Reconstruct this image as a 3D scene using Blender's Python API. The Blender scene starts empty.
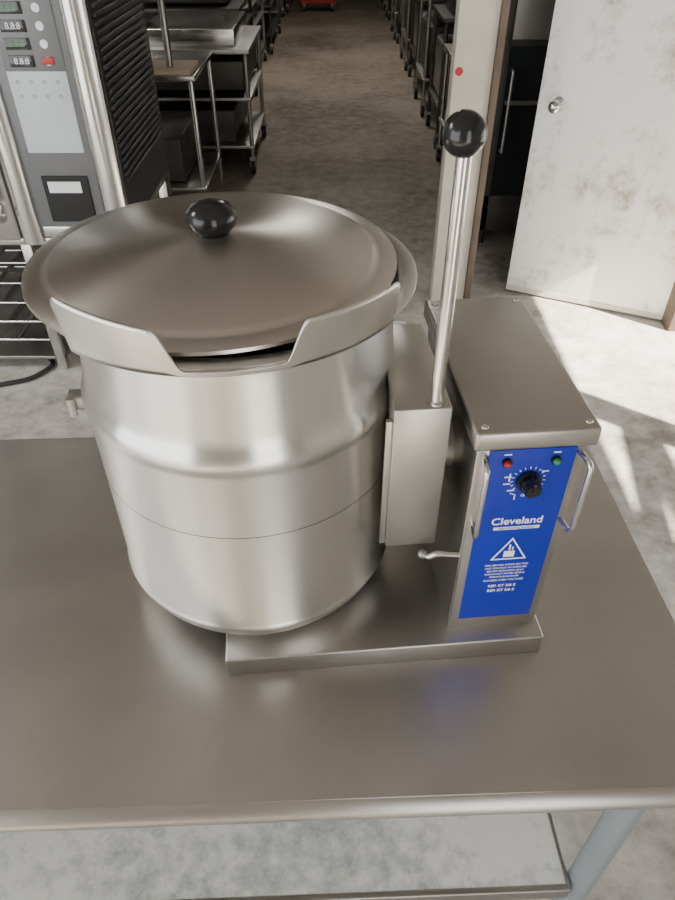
import bpy, bmesh, math, random
from mathutils import Vector, Matrix
random.seed(3)
S=bpy.context.scene
rad=math.radians

# ---------------------------------------------------------------- materials
def newmat(name):
    m=bpy.data.materials.new(name); m.use_nodes=True
    nt=m.node_tree; b=nt.nodes['Principled BSDF']
    return m,nt,b
def N(nt,t,**k):
    n=nt.nodes.new(t)
    for a,v in k.items(): setattr(n,a,v)
    return n
def coords(nt,scale=(1,1,1)):
    tc=N(nt,'ShaderNodeTexCoord'); mp=N(nt,'ShaderNodeMapping')
    mp.inputs['Scale'].default_value=scale
    nt.links.new(tc.outputs['Object'],mp.inputs['Vector']); return mp.outputs['Vector']
def ramp(nt,src,stops):
    r=N(nt,'ShaderNodeValToRGB'); e=r.color_ramp.elements
    while len(e)<len(stops): e.new(0.5)
    for i,(p,c) in enumerate(stops):
        e[i].position=p; e[i].color=(c[0],c[1],c[2],1)
    nt.links.new(src,r.inputs['Fac']); return r.outputs['Color']
def plain(name,col,rough=.5,metal=0,spec=.5,var=.06):
    m,nt,b=newmat(name)
    n=N(nt,'ShaderNodeTexNoise'); n.inputs['Scale'].default_value=6; n.inputs['Detail'].default_value=4
    nt.links.new(coords(nt),n.inputs['Vector'])
    c=ramp(nt,n.outputs['Fac'],[(.3,[x*(1-var) for x in col]),(.7,[min(1,x*(1+var)) for x in col])])
    nt.links.new(c,b.inputs['Base Color'])
    b.inputs['Roughness'].default_value=rough; b.inputs['Metallic'].default_value=metal
    b.inputs['Specular IOR Level'].default_value=spec
    return m
def steel(name,col=(.56,.545,.52),rough=.27,stretch=(3,3,120),aniso=0.0,amp=.04,smudge=.08,blot=.08,blot_scale=(1,1,1),spread=None,detail=6):
    # aniso>0: brushed steel. spread=None -> brushed around local Z (highlights smear along the axis);
    # spread=(x,y,z) -> highlights smear along that local direction
    m,nt,b=newmat(name)
    s=N(nt,'ShaderNodeTexNoise'); s.inputs['Scale'].default_value=5; s.inputs['Detail'].default_value=detail; s.inputs['Roughness'].default_value=.6
    nt.links.new(coords(nt,blot_scale),s.inputs['Vector'])
    c1=ramp(nt,s.outputs['Fac'],[(.3,[x*(1-smudge) for x in col]),(.7,[min(1,x*(1+smudge)) for x in col])])
    ad=N(nt,'ShaderNodeMath',operation='MULTIPLY_ADD'); ad.inputs[1].default_value=blot; ad.inputs[2].default_value=rough-blot/2
    nt.links.new(s.outputs['Fac'],ad.inputs[0])
    if amp:
        n=N(nt,'ShaderNodeTexNoise'); n.inputs['Scale'].default_value=4; n.inputs['Detail'].default_value=3
        nt.links.new(coords(nt,stretch),n.inputs['Vector'])
        mr=N(nt,'ShaderNodeMapRange'); mr.inputs['To Min'].default_value=rough-amp-blot/2; mr.inputs['To Max'].default_value=rough+amp-blot/2
        mr.inputs['From Min'].default_value=.3; mr.inputs['From Max'].default_value=.7
        nt.links.new(n.outputs['Fac'],mr.inputs['Value']); nt.links.new(mr.outputs['Result'],ad.inputs[2])
    nt.links.new(c1,b.inputs['Base Color'])
    nt.links.new(ad.outputs[0],b.inputs['Roughness'])
    b.inputs['Metallic'].default_value=1
    if aniso:
        b.inputs['Anisotropic'].default_value=aniso
        if spread is None:
            t=N(nt,'ShaderNodeTangent'); t.direction_type='RADIAL'; t.axis='Z'
            nt.links.new(t.outputs['Tangent'],b.inputs['Tangent']); b.inputs['Anisotropic Rotation'].default_value=.25
        else:
            vt=N(nt,'ShaderNodeVectorTransform'); vt.vector_type='VECTOR'; vt.convert_from='OBJECT'; vt.convert_to='WORLD'
            vt.inputs[0].default_value=spread; nt.links.new(vt.outputs[0],b.inputs['Tangent'])
    return m
def concrete(name,c_lo,c_hi,scale=1.5,rough=.75,p0=.36,p1=.62,bump=.25,stain=None):
    m,nt,b=newmat(name)
    v=coords(nt)
    n=N(nt,'ShaderNodeTexNoise'); n.inputs['Scale'].default_value=scale; n.inputs['Detail'].default_value=10; n.inputs['Roughness'].default_value=.65
    n2=N(nt,'ShaderNodeTexNoise'); n2.inputs['Scale'].default_value=scale*14; n2.inputs['Detail'].default_value=6; n2.inputs['Roughness'].default_value=.7
    nt.links.new(v,n.inputs['Vector']); nt.links.new(v,n2.inputs['Vector'])
    mx=N(nt,'ShaderNodeMath',operation='MULTIPLY_ADD'); mx.inputs[1].default_value=.6
    ad=N(nt,'ShaderNodeMath',operation='MULTIPLY'); ad.inputs[1].default_value=.4
    nt.links.new(n2.outputs['Fac'],ad.inputs[0]); nt.links.new(n.outputs['Fac'],mx.inputs[0]); nt.links.new(ad.outputs[0],mx.inputs[2])
    c=ramp(nt,mx.outputs[0],[(p0,c_lo),(p1,c_hi)])
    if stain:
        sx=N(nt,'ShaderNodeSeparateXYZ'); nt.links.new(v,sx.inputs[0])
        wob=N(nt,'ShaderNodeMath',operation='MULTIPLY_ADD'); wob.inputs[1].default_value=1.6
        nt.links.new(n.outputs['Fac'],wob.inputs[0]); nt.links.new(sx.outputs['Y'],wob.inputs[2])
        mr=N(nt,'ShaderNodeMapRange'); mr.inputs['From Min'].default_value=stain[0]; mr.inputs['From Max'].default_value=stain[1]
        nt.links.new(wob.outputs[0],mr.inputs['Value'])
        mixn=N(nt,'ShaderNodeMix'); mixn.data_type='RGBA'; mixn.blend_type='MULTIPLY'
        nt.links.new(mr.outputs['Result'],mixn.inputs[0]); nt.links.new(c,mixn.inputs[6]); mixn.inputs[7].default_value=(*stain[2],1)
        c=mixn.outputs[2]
    nt.links.new(c,b.inputs['Base Color']); b.inputs['Roughness'].default_value=rough
    bp=N(nt,'ShaderNodeBump'); bp.inputs['Strength'].default_value=bump; bp.inputs['Distance'].default_value=.005
    nt.links.new(mx.outputs[0],bp.inputs['Height']); nt.links.new(bp.outputs['Normal'],b.inputs['Normal'])
    return m

M_kettle=steel('brushed_steel_kettle',(.70,.685,.66),.28,aniso=.8,amp=0,smudge=.03,blot=.03,blot_scale=(1.2,1.2,.6),detail=3)
M_lid=steel('spun_steel_lid',(.55,.515,.475),.31,(3,3,3),aniso=.7,smudge=.06,amp=0,blot=.01,detail=3)
M_box=steel('brushed_steel_box',(.46,.44,.415),.36,(60,4,4),amp=.02)
M_side=steel('brushed_steel_bracket',(.47,.455,.43),.34,(4,4,60),amp=.02)
M_table=steel('tabletop_steel',(.45,.43,.405),.36,(1,16,1),smudge=.10,amp=.008,blot=.06,aniso=.72,spread=(0,1,0))
M_chrome=steel('polished_steel',(.66,.65,.63),.20,(20,20,20),smudge=.03,amp=.02)
M_shield=steel('shield_steel',(.62,.60,.57),.32,(3,3,3),smudge=.06,amp=.02)
M_dull=steel('dull_steel',(.40,.39,.37),.40,(4,4,40),smudge=.15)
M_galv=concrete('galvanized_shelf',(.38,.42,.41),(.90,.92,.89),2.6,.5,.40,.55,.05)
M_pipe=plain('painted_grey_pipe',(.28,.32,.34),.4,.4)
M_black=plain('black_phenolic',(.010,.010,.011),.2,0,.5)
M_rubber=plain('black_rubber',(.02,.02,.02),.6)
M_blue=plain('blue_label',(.006,.022,.36),.4,0,.3,.03)
M_white=plain('white_print',(.85,.87,.9),.5)
M_red=plain('red_lens',(.40,.02,.015),.25)
M_green=plain('green_lens',(.01,.22,.06),.25)
M_slot=plain('dark_gap',(.015,.015,.016),.7)
M_seam=plain('dark_seam_ring',(.10,.095,.09),.5,.8)  # thin dark ring that marks the body seam
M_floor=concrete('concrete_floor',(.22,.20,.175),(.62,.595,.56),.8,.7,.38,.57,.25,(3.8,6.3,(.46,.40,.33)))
M_cream=plain('cream_paint',(.58,.54,.45),.5,0,.4,.1)
M_wallp=plain('wall_paint',(.50,.48,.44),.8,0,.3,.1)
M_ceil=plain('ceiling_panels',(.38,.36,.33),.9,0,.2,.15)
M_brown=plain('brown_wood',(.12,.09,.065),.6,0,.3,.2)
M_oven=plain('oven_black_side',(.030,.030,.032),.4,.3)
M_louver=plain('oven_louver_steel',(.10,.10,.105),.35,.7)
M_ovengrey=plain('oven_grey_panel',(.17,.175,.18),.4,.3)
M_membrane=plain('membrane_panel',(.60,.66,.70),.4)
M_glass=plain('dark_glass',(.02,.022,.025),.08,0,.6)
M_dark=plain('dark_equipment',(.060,.053,.046),.45,.3,.5,.3)
M_redp=plain('red_paint',(.45,.02,.02),.4)
M_tanwood=plain('cutting_board',(.50,.42,.30),.6)
M_door,nt,b=newmat('scuffed_white_door')
n=N(nt,'ShaderNodeTexNoise'); n.inputs['Scale'].default_value=3.4; n.inputs['Detail'].default_value=11; n.inputs['Roughness'].default_value=.76
nt.links.new(coords(nt,(1,1,.8)),n.inputs['Vector'])
c=ramp(nt,n.outputs['Fac'],[(.35,(.27,.21,.15)),(.41,(.62,.58,.51)),(.49,(.87,.86,.83))])
nt.links.new(c,b.inputs['Base Color']); b.inputs['Roughness'].default_value=.5

# ---------------------------------------------------------------- helpers
def link(ob,parent=None):
    S.collection.objects.link(ob)
    if parent: ob.parent=parent
    return ob
def empty(name,loc=(0,0,0),rz=0):
    e=bpy.data.objects.new(name,None); e.location=loc; e.rotation_euler=(0,0,rad(rz)); e.empty_display_size=.1
    S.collection.objects.link(e); return e
def mesh_from_bm(name,bm,mat,parent=None,smooth=None):
    me=bpy.data.meshes.new(name); bmesh.ops.recalc_face_normals(bm,faces=bm.faces)
    bm.to_mesh(me); bm.free(); me.materials.append(mat)
    ob=bpy.data.objects.new(name,me); link(ob,parent)
    if smooth is not None:
        for p in me.polygons: p.use_smooth=True
        try: me.set_sharp_from_angle(angle=rad(smooth))
        except Exception: pass
    return ob
def box(name,x0,x1,y0,y1,z0,z1,mat,parent=None,bev=0,rot=None):
    bm=bmesh.new(); bmesh.ops.create_cube(bm,size=1)
    cx,cy,cz=(x0+x1)/2,(y0+y1)/2,(z0+z1)/2
    bmesh.ops.scale(bm,vec=(x1-x0,y1-y0,z1-z0),verts=bm.verts)
    if bev: bmesh.ops.bevel(bm,geom=bm.edges[:],offset=bev,segments=3,profile=.5,affect='EDGES')
    if rot is not None: bmesh.ops.rotate(bm,matrix=rot,verts=bm.verts)
    bmesh.ops.translate(bm,vec=(cx,cy,cz),verts=bm.verts)
    return mesh_from_bm(name,bm,mat,parent,35 if bev else None)
def prism(name,poly,z0,z1,mat,parent=None,bev=0):
    bm=bmesh.new(); vs=[bm.verts.new((x,y,z0)) for x,y in poly]
    f=bm.faces.new(vs); r=bmesh.ops.extrude_face_region(bm,geom=[f])
    for g in r['geom']:
        if isinstance(g,bmesh.types.BMVert): g.co.z=z1
    if bev: bmesh.ops.bevel(bm,geom=bm.edges[:],offset=bev,segments=3,profile=.5,affect='EDGES')
    return mesh_from_bm(name,bm,mat,parent,35 if bev else None)
def cyl(name,p1,p2,r,mat,parent=None,r2=None,seg=24,bev=0):
    p1=Vector(p1);p2=Vector(p2); d=p2-p1
    bm=bmesh.new(); bmesh.ops.create_cone(bm,cap_ends=True,segments=seg,radius1=r,radius2=r if r2 is None else r2,depth=d.length)
    if bev:
        es=[e for e in bm.edges if abs(e.verts[0].co.z-e.verts[1].co.z)<1e-6]
        bmesh.ops.bevel(bm,geom=es,offset=bev,segments=2,affect='EDGES')
    q=Vector((0,0,1)).rotation_difference(d.normalized())
    bmesh.ops.rotate(bm,matrix=q.to_matrix(),verts=bm.verts); bmesh.ops.translate(bm,vec=(p1+p2)/2,verts=bm.verts)
    return mesh_from_bm(name,bm,mat,parent,40)
def lathe(name,prof,mat,parent=None,center=(0,0,0),seg=128,sharp=50):
    bm=bmesh.new(); rings=[]
    for r,z in prof:
        if r<1e-6: rings.append([bm.verts.new((0,0,z))])
        else: rings.append([bm.verts.new((r*math.cos(2*math.pi*i/seg),r*math.sin(2*math.pi*i/seg),z)) for i in range(seg)])
    for a,b_ in zip(rings[:-1],rings[1:]):
        for i in range(seg):
            j=(i+1)%seg
            if len(a)==1 and len(b_)==1: continue
            if len(a)==1: bm.faces.new((a[0],b_[i],b_[j]))
            elif len(b_)==1: bm.faces.new((a[i],a[j],b_[0]))
            else: bm.faces.new((a[i],a[j],b_[j],b_[i]))
    ob=mesh_from_bm(name,bm,mat,parent,sharp); ob.location=center
    return ob
def ball(name,c,r,mat,parent=None,sz=1,seg=40):
    bm=bmesh.new(); bmesh.ops.create_uvsphere(bm,u_segments=seg,v_segments=seg//2,radius=r)
    bmesh.ops.scale(bm,vec=(1,1,sz),verts=bm.verts); bmesh.ops.translate(bm,vec=c,verts=bm.verts)
    return mesh_from_bm(name,bm,mat,parent,180)
def from_curve(name,cu,mat,parent,smooth=True):
    tmp=bpy.data.objects.new('tmp',cu); S.collection.objects.link(tmp)
    dg=bpy.context.evaluated_depsgraph_get(); me=bpy.data.meshes.new_from_object(tmp.evaluated_get(dg))
    bpy.data.objects.remove(tmp); me.materials.clear(); me.materials.append(mat)
    if smooth:
        for p in me.polygons: p.use_smooth=True
    ob=bpy.data.objects.new(name,me); return link(ob,parent)
def tube(name,pts,r,mat,parent=None,bevel_corner=0.0):
    P=[Vector(p) for p in pts]; out=[P[0]]
    for i in range(1,len(P)-1):
        if bevel_corner>0:
            a=P[i]+(P[i-1]-P[i]).normalized()*bevel_corner; c=P[i]+(P[i+1]-P[i]).normalized()*bevel_corner
            for k in range(6):
                t=k/5; out.append(a.lerp(P[i],t).lerp(P[i].lerp(c,t),t))
        else: out.append(P[i])
    out.append(P[-1])
    cu=bpy.data.curves.new(name,'CURVE'); cu.dimensions='3D'; sp=cu.splines.new('POLY'); sp.points.add(len(out)-1)
    for i,p in enumerate(out): sp.points[i].co=(*p,1)
    cu.bevel_depth=r; cu.bevel_resolution=4; cu.use_fill_caps=True
    return from_curve(name,cu,mat,parent)
def text(name,s,size,loc,mat,parent,align='CENTER',bold=0.0,rx=90,extr=.0002):
    cu=bpy.data.curves.new(name,'FONT'); cu.body=s; cu.size=size; cu.align_x=align; cu.align_y='CENTER'; cu.extrude=extr; cu.offset=bold
    ob=from_curve(name,cu,mat,parent,False); ob.location=loc; ob.rotation_euler=(rad(rx),0,0); return ob

TZ=.9
# ================================================================= TILTING KETTLE
K=empty('tilting_steam_kettle',(-.145,.506,TZ),5)
box('base_plate',0,.418,-.014,.300,.0,.035,M_box,K,.0025)
kc=(.048,.181,0)
prof=[(0,.040),(.11,.040),(.143,.0415),(.162,.047),(.174,.056),(.1810,.067),(.1845,.077),(.1865,.080),(.1875,.084),(.1865,.088),
 (.1850,.092),(.1848,.334),(.1853,.340),(.1868,.345),(.1872,.351),(.1866,.357),(.1845,.363),(.1815,.368),(.1797,.374),
 (.1785,.384),(.1742,.445),(.1740,.462),(.175,.469),(.180,.472),(.197,.4735),(.1985,.4755),(.1985,.478),(.196,.479),(.180,.477),(.166,.468),(.160,.452),(.158,.40),(.158,.14),(.12,.10),(0,.08)]
lathe('kettle_body',prof,M_kettle,K,kc,192,40)
lathe('body_seam',[(.1840,.2490),(.18505,.2491),(.18505,.2500),(.1840,.2501)],M_seam,K,kc,192,40)
def shield(name):
    bm=bmesh.new(); rows=10; cols=160; grid=[]
    A0,A1=-43.,54.; C=3.5
    def h(a):
        s=a-C; b_=abs(s)
        H=.047+(.011*(b_-18)/25 if s<0 else -.002*(b_-18)/35)
        if b_<12.5: return .005
        if b_<18.5:
            t=(b_-12.5)/6; t=t*t*(3-2*t); return .005+(.047-.005)*t
        e=min(a-A0,A1-a)
        if e<2.5: 
            t=1-e/2.5; return H-.010*t*t
        return H
    for i in range(cols+1):
        a=A0+(A1-A0)*i/cols; col=[]
        hh=h(a)
        for j in range(rows+1):
            t=j/rows; z=.472+hh*t; r=.1995+.13*(z-.472)
            A=rad(a); col.append(bm.verts.new((r*math.sin(A),-r*math.cos(A),z)))
        grid.append(col)
    for i in range(cols):
        for j in range(rows): bm.faces.new((grid[i][j],grid[i+1][j],grid[i+1][j+1],grid[i][j+1]))
    ob=mesh_from_bm(name,bm,M_shield,K,60); ob.location=(.043,.181,0)
    m=ob.modifiers.new('s','SOLIDIFY'); m.thickness=.0022; m.offset=1
    return ob
shield('pour_lip_shield')
lc=(.041-.013,.181+.014,.010)
lathe('lid',[(.1965,.4715),(.1985,.473),(.1980,.4765),(.190,.479),(.181,.479),(.177,.4795),(.174,.4820),(.170,.484),(.10,.493),(.03,.502),(0,.503),(0,.499),(.03,.498),(.17,.480),(.18,.4755),(.1965,.4715)],M_lid,K,lc,192,40)
lathe('lid_knob',[(0,.505),(.017,.506),(.0175,.510),(.0215,.5135),(.0255,.518),(.0268,.524),(.0255,.531),(.0205,.537),(.012,.5405),(0,.5415)],M_black,K,(lc[0]+.002,lc[1],.004),64,80)
box('side_clip_plate',-.158,-.137,.150,.170,.322,.340,M_dull,K,.002)
cyl('side_clip_pin',(-.152,.146,.318),(-.152,.146,.342),.0045,M_dull,K)
prism('tilt_bracket',[(.207,.034),(.268,.034),(.268,.21),(.225,.21),(.212,.15)],.178,.384,M_side,K,.0022)
cyl('trunnion',(.262,.12,.27),(.300,.12,.27),.034,M_dull,K,seg=40)
box('bracket_flange',.2005,.209,.040,.046,.178,.365,M_side,K,.001)
cyl('tilt_handle_rod',(.252,.044,.380),(.252,.044,.640),.0068,M_chrome,K)
cyl('tilt_handle_collar',(.252,.044,.384),(.252,.044,.388),.009,M_chrome,K,bev=.001)
ball('tilt_handle_ball',(.250,.044,.646),.0178,M_black,K)
tube('stop_pin',[(.250,.028,.172),(.258,.022,.168),(.268,.020,.176),(.296,.014,.178)],.0038,M_chrome,K,.004)
ball('stop_pin_nut',(.252,.026,.170),.006,M_dull,K)
box('control_box_body',.293,.410,.010,.280,.034,.352,M_side,K,.002)
box('control_box_face',.2945,.4085,.0075,.012,.042,.350,M_box,K,.001)
box('control_box_cover',.286,.417,.000,.288,.350,.374,M_box,K,.004)
for i,(x,y) in enumerate([(.297,.012),(.406,.012),(.297,.276),(.406,.276)]):
    ball('cover_screw_%d'%i,(x,y,.374),.0042,M_chrome,K,.6,16)
FY=.0070
box('control_label',.305,.399,FY-.0008,.0085,.060,.346,M_blue,K,.0004)
TY=FY-.0010
text('label_brand','Cleveland',.0152,(.352,TY,.239),M_white,K,bold=.0002)
box('label_subtitle_bar',.326,.380,TY-.0002,TY+.0004,.2255,.2302,M_white,K)
text('label_subtitle','Steam Cooking Specialists',.0040,(.353,TY-.0003,.2279),M_blue,K)
def tri(name,cx,cz,s,mat,y,inner=0):
    bm=bmesh.new(); h=s*.866
    o=[(cx-s/2,cz-h/3),(cx+s/2,cz-h/3),(cx,cz+2*h/3)]
    k=inner
    i_=[(cx+(x-cx)*k,cz+(z-cz)*k) for x,z in o]
    vo=[bm.verts.new((x,y,z)) for x,z in o]; vi=[bm.verts.new((x,y,z)) for x,z in i_]
    for a in range(3):
        b2=(a+1)%3; bm.faces.new((vo[a],vo[b2],vi[b2],vi[a]))
    ob=mesh_from_bm(name,bm,mat,K); m=ob.modifiers.new('s','SOLIDIFY'); m.thickness=.0004
tri('warning_triangle',.352,.186,.044,M_white,TY,.86)
box('warning_steam_pot',.345,.358,TY-.0003,TY+.0003,.178,.188,M_white,K)
box('warning_steam_1',.350,.352,TY-.0003,TY+.0003,.190,.199,M_white,K)
box('warning_steam_2',.354,.3555,TY-.0003,TY+.0003,.190,.195,M_white,K)
text('label_warning_1','FOR SERVICE WORK ON THIS',.0040,(.352,TY,.163),M_white,K)
for i,(s,z,sz) in enumerate([('UNIT CONTACT AN APPROVED',.1575,.0036),('SERVICE TECHNICIAN ONLY',.152,.0036),('DISCONNECT POWER BEFORE',.1465,.0036),('OPENING ENCLOSURE',.141,.0036),('DANGER HIGH VOLTAGE',.1345,.0044)]):
    text('label_warning_%d'%(i+2),s,sz,(.352,TY,z),M_white,K)
text('label_spec_1','REF: KT 3/6 E',.0062,(.352,TY,.1235),M_white,K,bold=.0001)
text('label_spec_2','REF: KT 3/6 E',.0062,(.352,TY,.1145),M_white,K,bold=.0001)
cyl('dial_skirt',(.353,TY+.001,.302),(.353,TY-.007,.302),.0135,M_black,K,bev=.001,seg=36)
cyl('dial_knob',(.353,TY-.007,.302),(.353,TY-.020,.302),.0105,M_black,K,bev=.0015,r2=.0095,seg=12)
box('dial_pointer',.3515,.3545,TY-.0225,TY-.005,.302,.315,M_black,K,.0006)
for i in range(15):
    a=rad(-130+260*i/14); r0=.0165
    cyl('dial_tick_%d'%i,(.353+r0*math.sin(a),TY,.302+r0*math.cos(a)),(.353+(r0+.0028)*math.sin(a),TY,.302+(r0+.0028)*math.cos(a)),.00045,M_white,K,seg=6)
text('dial_off','OFF',.005,(.353,TY,.2795),M_white,K)
for nm,x,z,mt in (('lamp_red',.325,.330,M_red),('lamp_green',.378,.330,M_green)):
    cyl(nm+'_bezel',(x,TY+.001,z),(x,TY-.003,z),.0055,M_black,K,seg=20)
    ball(nm,(x,TY-.004,z),.0042,mt,K,1,16)
for i,(x,z) in enumerate([(.325,.340),(.378,.340),(.330,.308),(.330,.298),(.336,.288),(.370,.314)]):
    box('icon_frame_%d'%i,x-.004,x+.004,TY-.0002,TY+.0003,z-.0008,z+.0008,M_white,K)
tube('thermometer_icon',[(.332,TY,.302),(.332,TY,.313)],.0008,M_white,K)
tube('probe_icon',[(.336,TY,.284),(.342,TY,.281),(.342,TY,.274)],.0006,M_white,K)
for nm,x,dx in (('wire_guard_left',.302,-.005),('wire_guard_right',.402,.004)):
    tube(nm,[(x,.010,.338),(x+dx,-.018,.340),(x+dx,-.018,.238),(x,.010,.238)],.0030,M_chrome,K,.010)

# ================================================================= WORK TABLE
T=empty('steel_work_table',(0,0,0),2)
TX0,TX1,TY0,TY1=-1.45,.495,.322,1.005
box('tabletop',TX0,TX1,TY0+.014,TY1,TZ-.004,TZ,M_table,T,.001)
cyl('front_rolled_edge',(TX0,TY0+.018,TZ-.0180),(TX1,TY0+.018,TZ-.0180),.0180,M_table,T,seg=48)
box('front_skirt',TX0,TX1,TY0+.016,TY0+.030,TZ-.040,TZ-.016,M_table,T)
box('back_skirt',TX0,TX1,TY1-.002,TY1,TZ-.04,TZ,M_table,T)
box('right_skirt',TX1-.002,TX1,TY0+.018,TY1,TZ-.04,TZ-.001,M_table,T)
box('left_skirt',TX0,TX0+.002,TY0+.018,TY1,TZ-.04,TZ-.001,M_table,T)
for i,(x,y) in enumerate([(TX1-.108,TY0+.042),(TX1-.108,TY1-.06),(TX0+.1,TY0+.042),(TX0+.1,TY1-.06)]):
    cyl('leg_%d'%i,(x,y,0.03),(x,y,TZ-.004),.0195,M_pipe,T,seg=32)
    cyl('foot_%d'%i,(x,y,0),(x,y,.03),.024,M_rubber,T,seg=24)
SZ=.53
box('undershelf',TX0+.09,TX1-.130,TY0+.030,TY1-.06,SZ-.003,SZ,M_galv,T)
box('undershelf_front_lip',TX0+.09,TX1-.130,TY0+.024,TY0+.034,SZ-.03,SZ+.001,M_dull,T,.002)
box('undershelf_right_lip',TX1-.136,TX1-.128,TY0+.030,TY1-.06,SZ-.03,SZ+.001,M_dull,T,.002)

# ================================================================= ROOM
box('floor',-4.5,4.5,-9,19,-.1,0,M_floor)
box('ceiling',-4.5,4.5,-2.6,19,3.6,3.7,M_ceil)
wl=empty('wall_left',(-4.5,0,0))
box('wall_left_rear',-.1,0,0,19,0,3.6,M_wallp,wl)
box('wall_left_header',-.1,0,-2.6,0,3.2,3.6,M_wallp,wl)
box('wall_far',-4.5,4.5,19,19.1,0,3.6,M_wallp)
wf=empty('reflection_wall',(0,-2.6,0))  # unseen wall pieces, added to put light and dark bands in kettle reflections
box('reflection_wall_middle',-1.9,.5,-.1,0,0,3.6,M_wallp,wf)
box('reflection_wall_right',1.6,2.8,-.1,0,0,3.6,M_wallp,wf)
box('reflection_wall_header',-4.5,2.8,-.1,0,3.2,3.6,M_wallp,wf)
WR=2.7
wr=empty('wall_right',(WR,0,0))
def wr_box(n,y0,y1,z0,z1): box(n,0,.1,y0,y1,z0,z1,M_wallp,wr)
WZ0,WZ1=.45,1.75
wr_box('wall_right_low',-2.6,3.6,0,WZ0)
wr_box('wall_right_high',-2.6,3.6,WZ1,3.6)
wr_box('wall_right_seg_1',-2.6,.30,WZ0,WZ1)
wr_box('wall_right_seg_2',1.00,1.12,WZ0,WZ1)
wr_box('wall_right_seg_3',2.45,3.6,WZ0,WZ1)
wr_box('wall_right_far',3.6,19,0,3.6)
w=empty('sun_opening_1',(WR,.30,WZ0))  # unseen slats, added to cut the sun into floor streaks
for k in range(10):
    m=box('slat_%d'%k,.02,.05,-.15,.85,-.034,.034,M_cream,w)
    m.location=(0,0,.08+k*.125); m.rotation_euler=(rad(-9+3*(k%3)),0,0)
w=empty('sun_opening_2',(WR,1.12,WZ0))  # unseen opening with bars, added to shape the sunlit floor patch
for k in range(2):
    y=1.33*k; box('opening_bar_%d'%k,.02,.06,y-.02,y+.02,0,1.3,M_cream,w)
box('wall_back',1.66,2.7,3.0,3.1,0,3.6,M_wallp)
box('trim_1',.488,.655,3.22,3.32,0,3.5,M_cream,None,.004)
box('trim_2',.655,.685,3.20,3.34,0,3.5,M_brown,None,.003)
box('trim_3',1.62,1.70,2.93,3.03,0,2.2,M_brown,None,.004)
box('wall_header',.70,1.66,3.05,3.2,2.15,3.6,M_wallp)
cyl('round_sticker',(.512,3.219,1.08),(.512,3.217,1.08),.017,M_redp)
dvec=Vector((.905,3.36,0)); hv=Vector((1.63,3.02,0)); L=(hv-dvec).length
ang=math.degrees(math.atan2(hv.y-dvec.y,hv.x-dvec.x))
D=empty('door_1',dvec,ang)
box('door_leaf',0,L,0,.045,.012,2.05,M_door,D,.003)
box('kick_strip',0.0,L,-.002,.001,.012,.04,M_cream,D)
cyl('knob_rose',(.085,0,.93),(.085,-.008,.93),.034,M_chrome,D)
cyl('knob_neck',(.085,-.005,.93),(.085,-.04,.93),.012,M_chrome,D)
ball('knob_ball',(.085,-.055,.93),.029,M_chrome,D)
for i,z in enumerate((.3,1.0,1.8)): cyl('hinge_%d'%i,(L,-.004,z),(L,-.004,z+.09),.008,M_dull,D)
C=empty('glass_door_refrigerator',(.82,3.95,0))
box('cabinet_shell',0,.95,.03,.8,.08,2.0,M_dark,C,.005)
box('glass_pane',.06,.89,0.01,.03,.30,1.05,M_glass,C)
box('upper_panel',.06,.89,0.005,.03,1.08,1.95,M_dull,C,.004)
box('door_frame_left',0.0,.06,0,.03,.1,2,M_dark,C,.003)
box('door_frame_right',.89,.95,0,.03,.1,2,M_dark,C,.003)
box('door_frame_bottom',0,.95,0,.03,.1,.30,M_dark,C,.003)
tube('pull_handle',[(.08,0,.55),(.08,-.04,.55),(.08,-.04,.95),(.08,0,.95)],.008,M_dull,C,.01)
for i,(x,y) in enumerate([(.05,.06),(.9,.06),(.05,.75),(.9,.75)]): cyl('foot_%d'%i,(x,y,0),(x,y,.09),.02,M_rubber,C)
box('shelf_front',.07,.88,.0,.008,.78,.80,M_dull,C)

# ================================================================= OVEN
O=empty('combi_oven',(-.82,2.56,0))
box('oven_shell',-1.2,0,.03,.86,.62,1.95,M_oven,O,.008)
box('control_column',-.345,-.035,-.01,.04,.63,1.95,M_ovengrey,O,.006)
cyl('column_trim_right',(-.024,.015,.62),(-.024,.015,1.95),.048,M_chrome,O,seg=40)
cyl('column_trim_left',(-.360,.0,.62),(-.360,.0,1.95),.042,M_chrome,O,seg=40)
box('membrane_keypad',-.285,-.085,-.014,-.008,.95,1.7,M_membrane,O,.002)
box('membrane_upper_field',-.285,-.085,-.0155,-.012,1.21,1.7,M_ovengrey,O,.001)
for i,z in enumerate((1.240,1.29,1.34,1.39)):
    box('display_%d'%i,-.262,-.180,-.019,-.013,z-.017,z+.017,M_glass,O,.001)
    text('digits_%d'%i,'8.8:8',.026,(-.221,-.0198,z),M_white if i%2==0 else M_green,O)
    cyl('button_%d'%i,(-.135,-.013,z),(-.135,-.018,z),.013,M_white,O,seg=20)
box('red_button',-.155,-.115,-.020,-.012,1.230,1.252,M_redp,O,.002)
for i in range(4):
    for j in range(2):
        text('key_%d_%d'%(i,j),'o',.024,(-.255+.045*i,-.0145,1.18-.045*j),M_ovengrey,O)
box('usb_cover',-.265,-.095,-.016,-.008,.70,.87,M_slot,O,.004)
box('label_sticker',-.245,-.125,-.018,-.014,.81,.85,M_white,O)
box('lower_control_trim',-.31,-.06,-.012,-.008,.64,.68,M_chrome,O,.002)
box('oven_door',-1.2,-.40,-.03,.03,.63,1.95,M_chrome,O,.01)
box('door_window',-1.12,-.50,-.035,-.028,.75,1.85,M_glass,O,.004)
tube('door_handle',[(-.445,-.03,.72),(-.445,-.09,.74),(-.445,-.09,1.7),(-.445,-.03,1.72)],.018,M_chrome,O,.03)
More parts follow.
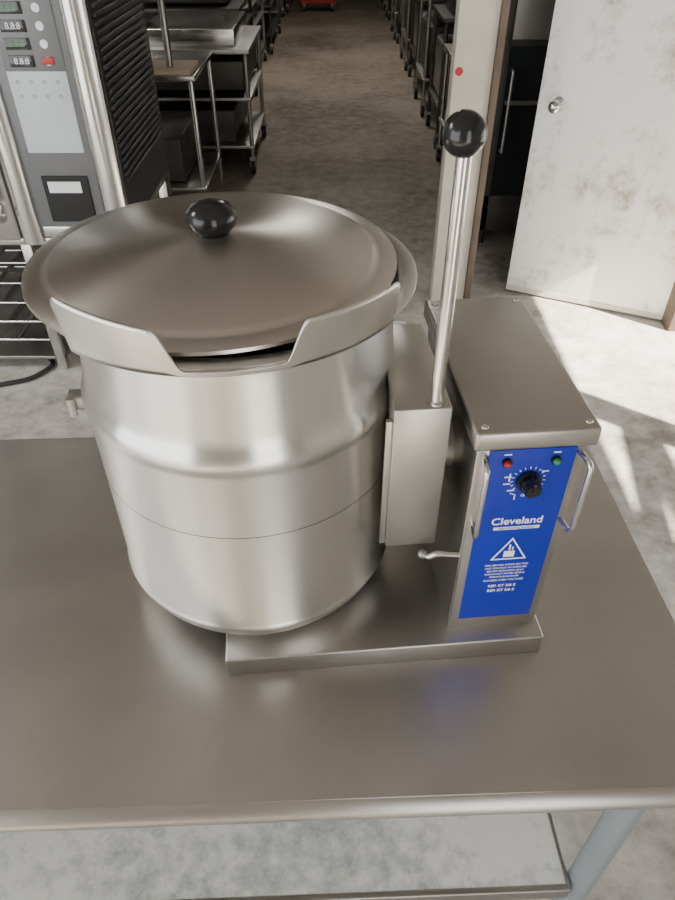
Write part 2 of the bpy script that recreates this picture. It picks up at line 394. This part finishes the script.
for i in range(44):
    z=.80+i*.026
    box('vent_louver_%d'%i,-.002,.010,.12,.80,z,z+.012,M_louver,O,.002)
box('oven_base_trim',-1.2,0.0,.0,.86,.60,.63,M_chrome,O,.004)
for i,(x,y) in enumerate([(-1.17,.05),(-.42,.05),(-1.17,.8),(-.03,.8)]):
    box('stand_leg_%d'%i,x-.02,x+.02,y-.02,y+.02,0,.60,M_chrome,O,.003)
for i in range(5):
    z=.14+i*.09
    for k,y in enumerate((.06,.8)):
        cyl('rack_rail_%d_%d'%(i,k),(-1.15,y,z),(-.42,y,z),.005,M_chrome,O,seg=12)
    for k,x in enumerate((-1.15,-.42,-.6)):
        box('rack_side_%d_%d'%(i,k),x-.012,x+.012,.06,.8,z-.004,z+.004,M_chrome,O)
box('stand_shelf',-1.18,-.40,.04,.82,.05,.065,M_dull,O,.002)
box('stand_back_panel',-1.18,0,.82,.84,.1,.60,M_dark,O)

# ================================================================= BACKGROUND EQUIPMENT
def caster(p,x,y,i):
    cyl('caster_wheel_%d'%i,(x-.015,y,.05),(x+.015,y,.05),.05,M_rubber,p,seg=20)
    box('caster_fork_%d'%i,x-.022,x+.022,y-.02,y+.03,.05,.12,M_dull,p)
def cart(name,x,y,w,d,h,mat,shelves=(.25,.55),rz=0,casters=True):
    p=empty(name,(x,y,0),rz)
    box('top_shelf',0,w,0,d,h-.03,h,mat,p,.004)
    for i,(a,b_) in enumerate([(.03,.03),(w-.03,.03),(.03,d-.03),(w-.03,d-.03)]):
        cyl('post_%d'%i,(a,b_,.10 if casters else 0),(a,b_,h-.02),.016,mat,p,seg=14)
        if casters: caster(p,a,b_,i)
    for i,z in enumerate(shelves): box('shelf_%d'%i,.01,w-.01,.01,d-.01,z,z+.02,mat,p,.003)
    return p
c1=cart('steel_prep_table',-1.75,4.25,.95,.75,.86,M_chrome,(.22,),0,False)
box('cutting_board',.45,.93,.0,.30,.862,.885,M_tanwood,c1,.004)
tube('gas_pipe',[(.80,.1,.88),(.80,.1,1.5)],.02,M_dull,c1)
box('drawer',.1,.5,-.01,.4,.68,.82,M_dull,c1,.006)
box('slicer_body',.15,.5,.3,.6,.86,1.10,M_dull,c1,.03)
cyl('slicer_blade',(.55,.45,1.02),(.57,.45,1.02),.13,M_chrome,c1,seg=40)
box('stored_box',.1,.8,.1,.7,.245,.5,M_dark,c1,.01)
c2=cart('steel_utility_cart',-1.45,5.25,.85,1.0,.82,M_dull,(.18,.5),0,True)
box('tray_stack',.1,.75,.1,.9,.82,.93,M_chrome,c2,.01)
box('drawer_body',.05,.8,.05,.95,.56,.74,M_dark,c2,.01)
box('lower_box',.1,.7,.1,.9,.2,.42,M_dark,c2,.01)
ys=6.5
mats=[M_dark,M_dull,M_dark,M_dull]
for i in range(6):
    d=1.2+.2*(i%3)
    c=cart('storage_cart' ,-1.70-.05*(i%2),ys,.9,d,.9+.15*(i%3),mats[i%4],(.2,.5,.7),0,True)
    box('stored_appliance',.08,.82,.08,d-.1,.52,.68+.05*(i%2),mats[(i+1)%4],c,.01)
    box('stored_machine',.1,.8,.1,d-.15,.92+.15*(i%3),1.4+.2*(i%2),mats[(i+2)%4],c,.02)
    ys+=d+.35
ys=4.85
for i in range(12):
    c=cart('equipment_stand',.76+.02*(i%2),ys,.75,.75,.8+.12*(i%3),mats[(i+1)%2],(.3,),0,True)
    box('stored_fryer',.04,.70,.05,.68,.34,.72,mats[(i+2)%4],c,.02)
    box('stored_mixer',.08,.66,.08,.62,.8+.12*(i%3),1.35,mats[(i+1)%4],c,.03)
    ys+=1.0
rd=empty('red_dolly',(-.62,13.4,0))
box('deck',0,.6,0,.4,.12,.16,M_redp,rd,.01)
for i,(a,b_) in enumerate([(.06,.06),(.54,.06),(.06,.34),(.54,.34)]): caster(rd,a,b_,i)
tube('push_bar',[(.05,.38,.15),(.05,.38,.7),(.55,.38,.7),(.55,.38,.15)],.015,M_redp,rd,.05)
box('floor_tile',.16,.34,2.75,3.0,0,.02,M_white,None,.003)
tube('floor_hose',[(-1.75,2.35,.012),(-1.35,2.5,.012),(-1.28,2.62,.012),(-1.45,2.8,.012)],.010,M_rubber,None,.05)

# ================================================================= LIGHT
w=bpy.data.worlds.new('World'); S.world=w; w.use_nodes=True
bg=w.node_tree.nodes['Background']; bg.inputs['Color'].default_value=(.94,.97,1,1); bg.inputs['Strength'].default_value=4.5
def sun(name,dir_,e,ang,col):
    l=bpy.data.lights.new(name,'SUN'); l.energy=e; l.angle=rad(ang); l.color=col
    o=bpy.data.objects.new(name,l); o.rotation_euler=Vector(dir_).to_track_quat('-Z','Y').to_euler(); o.location=(5,-2,5); S.collection.objects.link(o)
sun('sun',(-.8,.6,-.8),44,.6,(1,.91,.78))
def area(name,loc,tgt,sx,sy,e,col):
    l=bpy.data.lights.new(name,'AREA'); l.shape='RECTANGLE'; l.size=sx; l.size_y=sy; l.energy=e; l.color=col
    o=bpy.data.objects.new(name,l); o.location=loc; o.rotation_euler=(Vector(tgt)-Vector(loc)).to_track_quat('-Z','Y').to_euler(); S.collection.objects.link(o)
area('fill_light_near',(-3.3,1.6,3.5),(-2.3,2.2,0),.6,2.0,110,(1,.98,.95))  # unseen fill light, added to brighten the floor at left
area('fill_light_far',(0,9,3.5),(0,9,0),.5,3,80,(1,.95,.88))  # unseen fill light, added to set the aisle brightness

# ================================================================= CAMERA
cd=bpy.data.cameras.new('camera'); cd.sensor_fit='VERTICAL'; cd.sensor_height=36; cd.lens=680/900*36
co=bpy.data.objects.new('camera',cd); co.location=(0,0,TZ+.8); co.rotation_euler=(rad(50),0,0); S.collection.objects.link(co); S.camera=co
